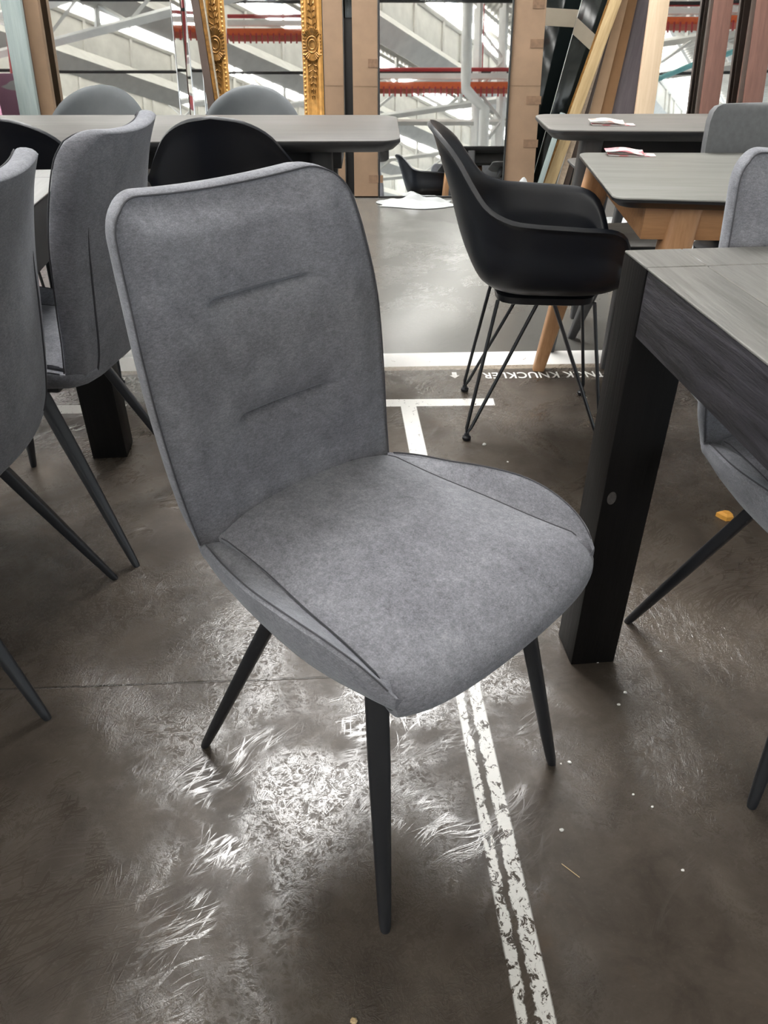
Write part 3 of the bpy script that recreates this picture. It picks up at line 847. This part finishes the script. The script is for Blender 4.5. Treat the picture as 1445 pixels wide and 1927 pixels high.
# benches
splay_table('grey wooden stool between the two tables at the right', (.725, 2.43, 0), radians(2), .235, .30, .45, .03,
            M['grey_top'], M['black_frame'], M['dark_apron'], M['grey_leg'],
            [(.07, .08, .06, .115), (.18, .07, .20, .04), (.07, .24, .01, .40), (.18, .24, .20, .32)], .045, .05, None, cat='stool', name='wooden_stool', leg_w=.026, rc=.05, ta=.005)
splay_table('grey wooden bench standing farthest back before the leaning boards', (.86, 3.62, 0), radians(0), 1.1, .34, .45, .03,
            M['grey_top'], M['grey_edge'], M['dark_apron'], M['grey_leg'],
            [(.30, .06, .26, .02), (1.0, .06, 1.05, .02), (.30, .28, .27, .32), (1.0, .28, 1.05, .32)], .05, .07, None, cat='bench', name='bench', leg_w=.026, rc=.05, ta=.005)

# leaflets
def leaflet(label, loc, rotz, mat, L=.11, W=.055):
    t = thing('leaflet', label, 'leaflet', loc, (0, 0, rotz), 'folded leaflets on the right tables')
    rows = []
    for i in range(13):
        x = L * i / 12
        z = .0035 + .007 * abs(sin(pi * i / 12 * 1.05)) ** 1.5 + .008 * (1 - i / 12) ** 2
        rows.append([(x, y, z + .006 * y / W * (i / 12)) for y in (0, W * .5, W)])
    m = MB(); m.grid(rows); o = m.build('open_page', mat, t); s = o.modifiers.new('t', 'SOLIDIFY'); s.thickness = .0008
    m = MB(); m.box(.01, L * 1.3, .004, W * .9, 0, .002); m.build('under_page', M['leaflet'], t, smooth=False)
    return t
leaflet('white folded leaflet lying on the rear grey table at the right', (.655, 2.72, .7505), radians(-6), M['leaflet_white'])
leaflet('pink and white folded leaflet lying on the oak legged table', (.640, 2.42, .7105), radians(-8), M['leaflet'])

# ---------------------------------------------------------------- leaning mirrors, boxes and boards
LEAN = radians(10)
def leaning(name, label, cat, x, y, group=None, lean=LEAN, rotz=0.0, tilt=0.0):
    """local frame: x right, z up the leaning face, -y out of the face"""
    e = (Matrix.Rotation(rotz, 4, 'Z') @ Matrix.Rotation(tilt, 4, 'Y') @ Matrix.Rotation(-lean, 4, 'X')).to_euler()
    return thing(name, label, cat, (x, y, 0), e, group)
def slab(x0, x1, z0, z1, y0, y1, name, mat, parent, bevel=.003):
    m = MB(); m.box(x0, x1, y0, y1, z0, z1); return m.build(name, mat, parent, bevel=bevel)
def framed(t, w, h, mats, fw, depth, glass_y=-.004, left=True, right=True, bottom=True, frame_name='frame_rail', lw=None):
    """mirror glass with separate rails"""
    lw = fw if lw is None else lw
    slab(0, w, 0, h, 0, .012, 'backing_board', M['dark_brown'], t)
    slab(fw * .6 if left else 0, w - (fw * .6 if right else 0), fw * .6, h - fw * .6, glass_y, 0, 'mirror_glass', M['mirror'], t, 0)
    if left: slab(0, lw, 0, h, -depth, 0, frame_name, mats, t)
    if right: slab(w - fw, w, 0, h, -depth, 0, frame_name, mats, t)
    if bottom: slab(fw, w - fw, 0, fw, -depth, 0, frame_name, mats, t)
    slab(fw, w - fw, h - fw, h, -depth, 0, frame_name, mats, t)

# tall black framed mirror, centre
t = leaning('standing_mirror', 'tall mirror in a thin black frame between two cardboard cartons', 'mirror', -.035, 5.235)
framed(t, .80, 2.0, M['black_frame'], .010, .016)
# cartons either side
def carton(label, x, y, w, h, d, flaps=(), lean=LEAN, mat=None):
    t = leaning('cardboard_carton', label, 'carton', x, y, 'flat cardboard cartons between the mirrors', lean)
    slab(0, w, 0, h, -d, 0, 'carton_body', mat or M['cardboard'], t, .004)
    for i, (z, l) in enumerate(flaps):
        slab(w * .62, w * .62 + l, z, z + .045, -d - .002, -d, 'tape_patch', M['patch'], t, 0)
    for z in (.62, 1.18): slab(.002, w - .002, z, z + .003, -d - .0012, -d, 'fold_line', M['cardboard_dark'], t, 0)
    return t
carton('tall flat cardboard carton left of the black framed mirror', -.190, 5.275, .152, 1.95, .05, ((.08, .09), (.30, .06), (.72, .06)))
carton('tall flat cardboard carton right of the black framed mirror', .742, 5.30, .215, 1.95, .06, ((.28, .09), (.52, .09), (.82, .08), (1.02, .07)))
carton('narrow cardboard carton beside the gold frame', -.365, 5.31, .118, 1.9, .05)
t = leaning('black_board', 'black board in the gap between the two left cartons', 'board', -.245, 5.33)
slab(0, .085, 0, 1.9, 0, .03, 'board_face', M['black_frame'], t)
slab(0, .085, .98, 1.9, -.004, 0, 'glass_strip', M['darkpanel'], t)

# gold ornate mirror
t = leaning('gold_mirror', 'mirror in a wide antique gold frame with relief ornaments', 'mirror', -1.075, 5.29)
W_, H_ = .705, 2.05
slab(0, W_, 0, H_, 0, .02, 'backing_board', M['dark_brown'], t)
slab(.10, W_ - .10, .10, H_ - .10, -.004, 0, 'mirror_glass', M['mirror'], t, 0)
def gold_rail(x0, x1, z0, z1, vertical, inner):
    m = MB()
    w = (x1 - x0) if vertical else (z1 - z0)
    prof = [(0, .0), (.0, .030), (.12, .045), (.22, .040), (.34, .026), (.62, .024), (.76, .034), (.88, .034), (1, .012), (1, 0)]
    rings = []
    for zz in (0, 1):
        ring = []
        for a, dpt in prof:
            f = a if inner > 0 else 1 - a
            ring.append((x0 + w * f, -dpt, z0 + (z1 - z0) * zz) if vertical else (x0 + (x1 - x0) * zz, -dpt, z0 + w * f))
        rings.append(ring)
    m.loft(rings)
    return m.build('frame_rail', M['gold'], t, smooth=False)
gold_rail(0, .125, 0, H_, True, 1); gold_rail(W_ - .125, W_, 0, H_, True, -1)
gold_rail(.125, W_ - .125, 0, .12, False, 1); gold_rail(.125, W_ - .125, H_ - .12, H_, False, -1)
def beads(x, zs, r, mat, name='bead_moulding'):
    m = MB()
    for z in zs:
        rings = [[(x + r * c * cos(a), -.036 - r * c * sin(a) * .6, z + r * s_) for a in [2 * pi * j / 8 for j in range(8)]] for c, s_ in ((.3, -.95), (.85, -.5), (1, 0), (.85, .5), (.3, .95))]
        m.loft(rings)
    o = m.build(name, mat, t); o['kind'] = 'stuff'; return o
for x in (.018, .112, W_ - .018, W_ - .112): beads(x, [.14 + i * .024 for i in range(74)], .0085, M['gold'])
def ornament(cx, cz):
    """shell and acanthus relief at mid height of a rail"""
    m = MB()
    for k_ in range(2):
        r0 = .020 + .014 * k_
        m.tube([(cx + r0 * cos(a), -.040, cz + r0 * 1.25 * sin(a)) for a in [2 * pi * j / 22 for j in range(22)]], .0048, 6, True)
    for a in range(-5, 6):
        an = pi / 2 + a * .17
        for sg in (1, -1):
            m.tube([(cx + .02 * cos(an), -.038, cz + sg * .05 * sin(an)), (cx + .05 * cos(an) * 1.1, -.045, cz + sg * .085 * sin(an)), (cx + .052 * cos(an) * 1.2, -.034, cz + sg * .10 * sin(an))], [.003, .0055, .002], 6)
    for sg in (1, -1):
        for i in range(6):
            z = cz + sg * (.10 + i * .032); w = .030 * (1 - i / 7)
            for sx in (1, -1):
                m.tube([(cx, -.034, z), (cx + sx * w * .8, -.045, z + sg * .012), (cx + sx * w, -.036, z + sg * .030)], [.003, .0055, .002], 6)
        m.tube([(cx + .008 * sin(i), -.036, cz + sg * (.08 + .028 * i)) for i in range(8)], .004, 6)
    for sx in (1, -1):
        for i in range(7):
            zz = cz - .045 + i * .015
            m.tube([(cx + sx * .028, -.036, zz), (cx + sx * .056, -.043, zz + (i - 3) * .003)], [.002, .005], 6)
    return m.build('relief_ornament', M['gold_dark'], t)
ornament(.062, .84); ornament(W_ - .062, .84)

# slanting dark frame standing in front of the gold rail on its left
t = leaning('frame_offcut', 'narrow dark brown frame with a gold inner lip leaning across the gold frame', 'frame', -1.015, 5.13, None, LEAN, 0, radians(-5.0))
slab(0, .045, 0, 1.9, -.02, 0, 'outer_edge', M['dark_brown'], t)
slab(.045, .07, 0, 1.9, -.012, 0, 'bronze_face', M['gold_dark'], t)
slab(.07, .078, 0, 1.9, -.026, 0, 'inner_lip', M['tape'], t)

# big frameless mirror with bevelled strips
t = leaning('large_mirror', 'large frameless mirror with narrow mirror strips along its right edge', 'mirror', -2.03, 5.22)
slab(0, .985, 0, 2.1, 0, .012, 'backing_board', M['dark_brown'], t)
slab(0, .78, 0, 2.1, -.005, 0, 'mirror_glass', M['mirror'], t, 0)
for x0, x1, a in ((.785, .835, 5), (.842, .862, -7), (.870, .935, 4), (.942, .985, -6)):
    m = MB(); w = x1 - x0; dy = w * tan(radians(a)) * .5
    m.add([(x0, -.008 - dy, 0), (x1, -.008 + dy, 0), (x1, -.008 + dy, 2.1), (x0, -.008 - dy, 2.1), (x0, 0, 0), (x1, 0, 0), (x1, 0, 2.1), (x0, 0, 2.1)],
          [(0, 1, 2, 3), (4, 7, 6, 5), (0, 3, 7, 4), (1, 5, 6, 2), (0, 4, 5, 1), (3, 2, 6, 7)])
    m.build('bevelled_strip', M['mirror'], t, smooth=False)
for x in (.782, .866, .938, .984):
    m = MB(); m.tube([(x, -.010, 0), (x, -.010, 2.1)], .004, 8); m.build('chrome_bead', M['chrome'], t)
# red marker figures on the glass
def scribble(x, z, s, kind):
    if kind == '0': return [(x + .5 * s * cos(a) * .75 + .1 * s * sin(a), -.006, z + .6 * s * sin(a)) for a in [2 * pi * i / 16 for i in range(17)]]
    if kind == '9': return [(x + .4 * s * cos(a), -.006, z + .3 * s + .35 * s * sin(a)) for a in [2 * pi * i / 12 for i in range(13)]] + [(x + .38 * s, -.006, z - .2 * s), (x + .2 * s, -.006, z - .7 * s)]
for i, (kind, dz) in enumerate((('9', .0), ('9', -.01), ('0', -.015))):
    m = MB(); m.tube(scribble(.045 + .048 * i, 1.125 + dz, .032, kind), .0025, 5); m.build('marker_figure', M['red_ink'], t)

# brown board and sage frame left of it
t = leaning('brown_board', 'dark brown board edge leaning between the sage frame and the big frameless mirror', 'board', -2.143, 5.17)
slab(.0, .035, 0, 2.0, -.03, 0, 'dark_edge', M['dark_brown'], t)
slab(.040, .150, 0, 2.0, -.045, 0, 'board_face', M['cardboard_dark'], t)
slab(.035, .040, 0, 2.0, -.032, 0, 'silver_strip', M['silver'], t)
t = leaning('sage_mirror', 'mirror in a broad sage grey frame at the far left', 'mirror', -3.115, 5.10)
framed(t, 1.045, 2.0, M['sage'], .112, .035)
t = leaning('pink_reflection_board', 'pink board added for a mirror reflection, white brush marks, far left edge of the picture', 'board', -2.75, 4.95, None, radians(6))  # solid board added in place of a pink sign's mirror reflection
slab(0, .53, 0, .755, -.01, 0, 'board_face', M['pink'], t)

# right-hand stack: dark panels and boards leaning towards the right
t = leaning('glass_panel', 'large black glass panel with a beige tape band behind the right carton', 'panel', .88, 5.86, None, radians(9), 0, radians(3))
slab(0, .40, 0, 2.0, 0, .02, 'panel_face', M['darkpanel'], t)
slab(-.002, .402, .93, 1.03, -.002, .0, 'tape_band', M['tape'], t, 0)
t = leaning('glass_panel', 'second black glass panel with a tilted beige band, left of the chipboard', 'panel', 1.012, 5.66, None, radians(8), radians(-8), radians(11))
slab(0, .30, 0, 2.0, 0, .015, 'panel_face', M['darkpanel'], t)
slab(0, .004, 0, 2.0, -.003, 0, 'glass_edge', M['silver'], t, 0)
m = MB(); m.add([(0, -.003, .90), (.30, -.003, .76), (.30, -.003, .85), (0, -.003, .99), (0, 0, .90), (.30, 0, .76), (.30, 0, .85), (0, 0, .99)],
                [(0, 1, 2, 3), (4, 7, 6, 5), (0, 4, 5, 1), (1, 5, 6, 2), (2, 6, 7, 3), (3, 7, 4, 0)])
m.build('tape_band', M['tape'], t, smooth=False)
def board(label, x, y, w, mat, tilt, h=1.45, d=.03, lean=9, name='leaning_board', edge=None, rz=0):
    t = leaning(name, label, 'board', x, y, 'boards leaning at the right', radians(lean), radians(rz), radians(tilt))
    slab(0, w, 0, h, -d, 0, 'board_face', mat, t)
    if edge: slab(-.006, 0, 0, h, -d, 0, 'board_edge', edge, t, .001)
    return t
board('sage grey strip board leaning beside the black glass panels', .965, 5.27, .030, M['sage'], 15, h=.50)
board('raw chipboard edge with a ragged brown side', 1.012, 5.32, .070, M['chipboard'], 17.0, edge=M['gold_dark'])
board('pale raw board with a silver edge beside the chipboard', 1.112, 5.36, .040, M['carton_edge'], 13.2, edge=M['silver'])
board('thin dark brown board among the leaning boards', 1.168, 5.395, .034, M['dark_brown'], 11.2)
board('light cardboard wrapped board among the leaning boards', 1.236, 5.43, .068, M['cardboard_pale'], 9.0, edge=M['carton_edge'])
board('darker brown cardboard wrapped board, right of the light one', 1.326, 5.465, .072, M['cardboard_brown'], 7.5)
board('mauve grey board with a pale edge, left of the pale wood mirror', 1.400, 5.50, .155, M['mauve'], 8.0)
t = leaning('pale_wood_mirror', 'mirror in a pale wood frame reflecting an orange cable tray', 'mirror', 1.555, 5.30, None, LEAN, 0, radians(1.0))
framed(t, .46, 2.0, M['pale_wood'], .030, .03, lw=.115)
t = leaning('redwood_mirror', 'mirror in a red brown wooden frame, left of the two', 'mirror', 1.945, 5.24, 'red brown framed mirrors', LEAN, 0, radians(-1.0))
framed(t, .26, 2.0, M['redwood'], .02, .032, lw=.115)
slab(-.018, 0, 0, 2.0, -.030, 0, 'dark_side', M['dark_brown'], t)
t = leaning('redwood_mirror', 'mirror in a red brown wooden frame at the right picture edge', 'mirror', 2.180, 5.16, 'red brown framed mirrors', LEAN, 0, radians(-2.0))
framed(t, .55, 2.0, M['redwood'], .12, .032, lw=.12)
slab(-.018, 0, 0, 2.0, -.030, 0, 'dark_side', M['dark_brown'], t)

# ---------------------------------------------------------------- plastic film and bits on the floor
def film(label, x, y, sx, sy, h, seed):
    rnd = random.Random(seed); m = MB(); rows = []
    n_ = 26
    bl = [(rnd.uniform(.2, .8), rnd.uniform(.3, .8), rnd.uniform(.10, .2), rnd.uniform(.25, .8)) for _ in range(6)]
    for i in range(n_):
        row = []
        for j in range(n_):
            a, b = i / (n_ - 1), j / (n_ - 1)
            z = sum(k_[3] * math.exp(-((a - k_[0]) ** 2 + (b - k_[1]) ** 2) / k_[2] ** 2) for k_ in bl) * h * .6
            z += h * .10 * sin(17 * a + 9 * b + seed) * sin(13 * b - 5 * a)
            z *= sstep(0, .2, a) * sstep(1, .8, a) * sstep(0, .25, b) * sstep(1, .85, b)
            r_ = .75 + .25 * sin(5 * a + seed) * cos(4 * b)
            row.append((x + (a - .5) * sx * (1 if .1 < b < .9 else .9) + .02 * sin(9 * b + seed), y + (b - .5) * sy * r_, max(.002, z + .003)))
        rows.append(row)
    m.grid(rows); o = m.build('plastic_film', M['plastic'])
    so = o.modifiers.new('thickness', 'SOLIDIFY'); so.thickness = .0015; so.offset = 1
    return tag(o, label, 'plastic sheet', 'crumpled white plastic film')
film('crumpled white plastic film on the floor before the black framed mirror', .20, 5.04, .46, .26, .085, 11)
film('crumpled white plastic film heaped at the foot of the right carton', .84, 5.05, .30, .30, .20, 5)
film('crumpled white plastic film on the floor under the right tables', 1.40, 4.35, .55, .8, .18, 9)

def chip(x, y, s, mat, label, cat='debris', group=None):
    m = MB(); k_ = 7
    rr = [s * random.uniform(.6, 1.1) for _ in range(k_)]
    m.loft([[(x + rr[j] * cos(2 * pi * j / k_), y + rr[j] * .8 * sin(2 * pi * j / k_), z) for j in range(k_)] for z in (.0005, s * .5)] + [[(x + .6 * rr[j] * cos(2 * pi * j / k_), y + .5 * rr[j] * sin(2 * pi * j / k_), s * .75) for j in range(k_)]])
    return tag(m.build('floor_chip', mat, smooth=False), label, cat, group)
G_W = 'small white chips on the dark floor'
for x, y, s in ((.295, 1.985, .0075), (.35, 1.885, .004), (.322, .86, .004), (.306, .857, .0025), (.415, .795, .003), (.44, .772, .003), (.283, .73, .004), (.425, 1.10, .004), (.46, 1.02, .004), (.44, .99, .0035), (.455, .662, .003), (.56, 1.13, .004)):
    chip(x, y, s, M['chip'], 'tiny white chip lying on the dark brown floor', 'debris', G_W)
chip(.866, 1.606, .024, M['orange_chip'], 'orange chip on the floor below the chair under the right table')
chip(-.040, .455, .0055, M['tan_chip'], 'tan chip on the floor near the bottom picture edge')
m = MB(); m.tube([(.272, .672, .002), (.295, .650, .002)], .0006, 5); tag(m.build('splinter', M['tan_chip']), 'pale splinter on the floor right of the worn white line', 'debris')

# floor lettering, stencilled upside down
def letters(txt, x, y, size, label, rot=pi + .035):
    c = bpy.data.curves.new('floor_lettering', 'FONT'); c.body = txt; c.size = size; c.extrude = .0003; c.space_character = 1.05; c.offset = .0006
    c.materials.append(M['white_line'])
    o = bpy.data.objects.new('floor_lettering', c); COL.objects.link(o)
    dg = bpy.context.evaluated_depsgraph_get(); me = bpy.data.meshes.new_from_object(o.evaluated_get(dg))
    bpy.data.objects.remove(o); me.materials.clear(); me.materials.append(M['white_line'])
    o = bpy.data.objects.new('floor_lettering', me); COL.objects.link(o)
    o.location = (x, y, .0006); o.rotation_euler = (0, 0, rot); o.scale = (.97, 1.3, 1)
    return tag(o, label, 'floor lettering')
letters('TNCK KNUCKLER', .768, 2.512, .052, 'white stencilled lettering on the floor under the black bucket armchair')
letters('TNCK KNUCKLER', -.545, 2.472, .052, 'white stencilled lettering on the floor left of the front grey chair')
m = MB()
ax, ay = .245, 2.478
m.add([(ax + p[0], ay + p[1], z) for z in (.0004, .0010) for p in ((-.008, .024), (.008, .024), (.008, -.002), (.017, -.002), (0, -.024), (-.017, -.002), (-.008, -.002))],
      [tuple(range(6, -1, -1)), tuple(range(7, 14))] + [(j, (j + 1) % 7, 7 + (j + 1) % 7, 7 + j) for j in range(7)])
tag(m.build('floor_arrow', M['white_line'], smooth=False), 'small white arrow stencilled on the floor left of the bucket armchair', 'floor marking')
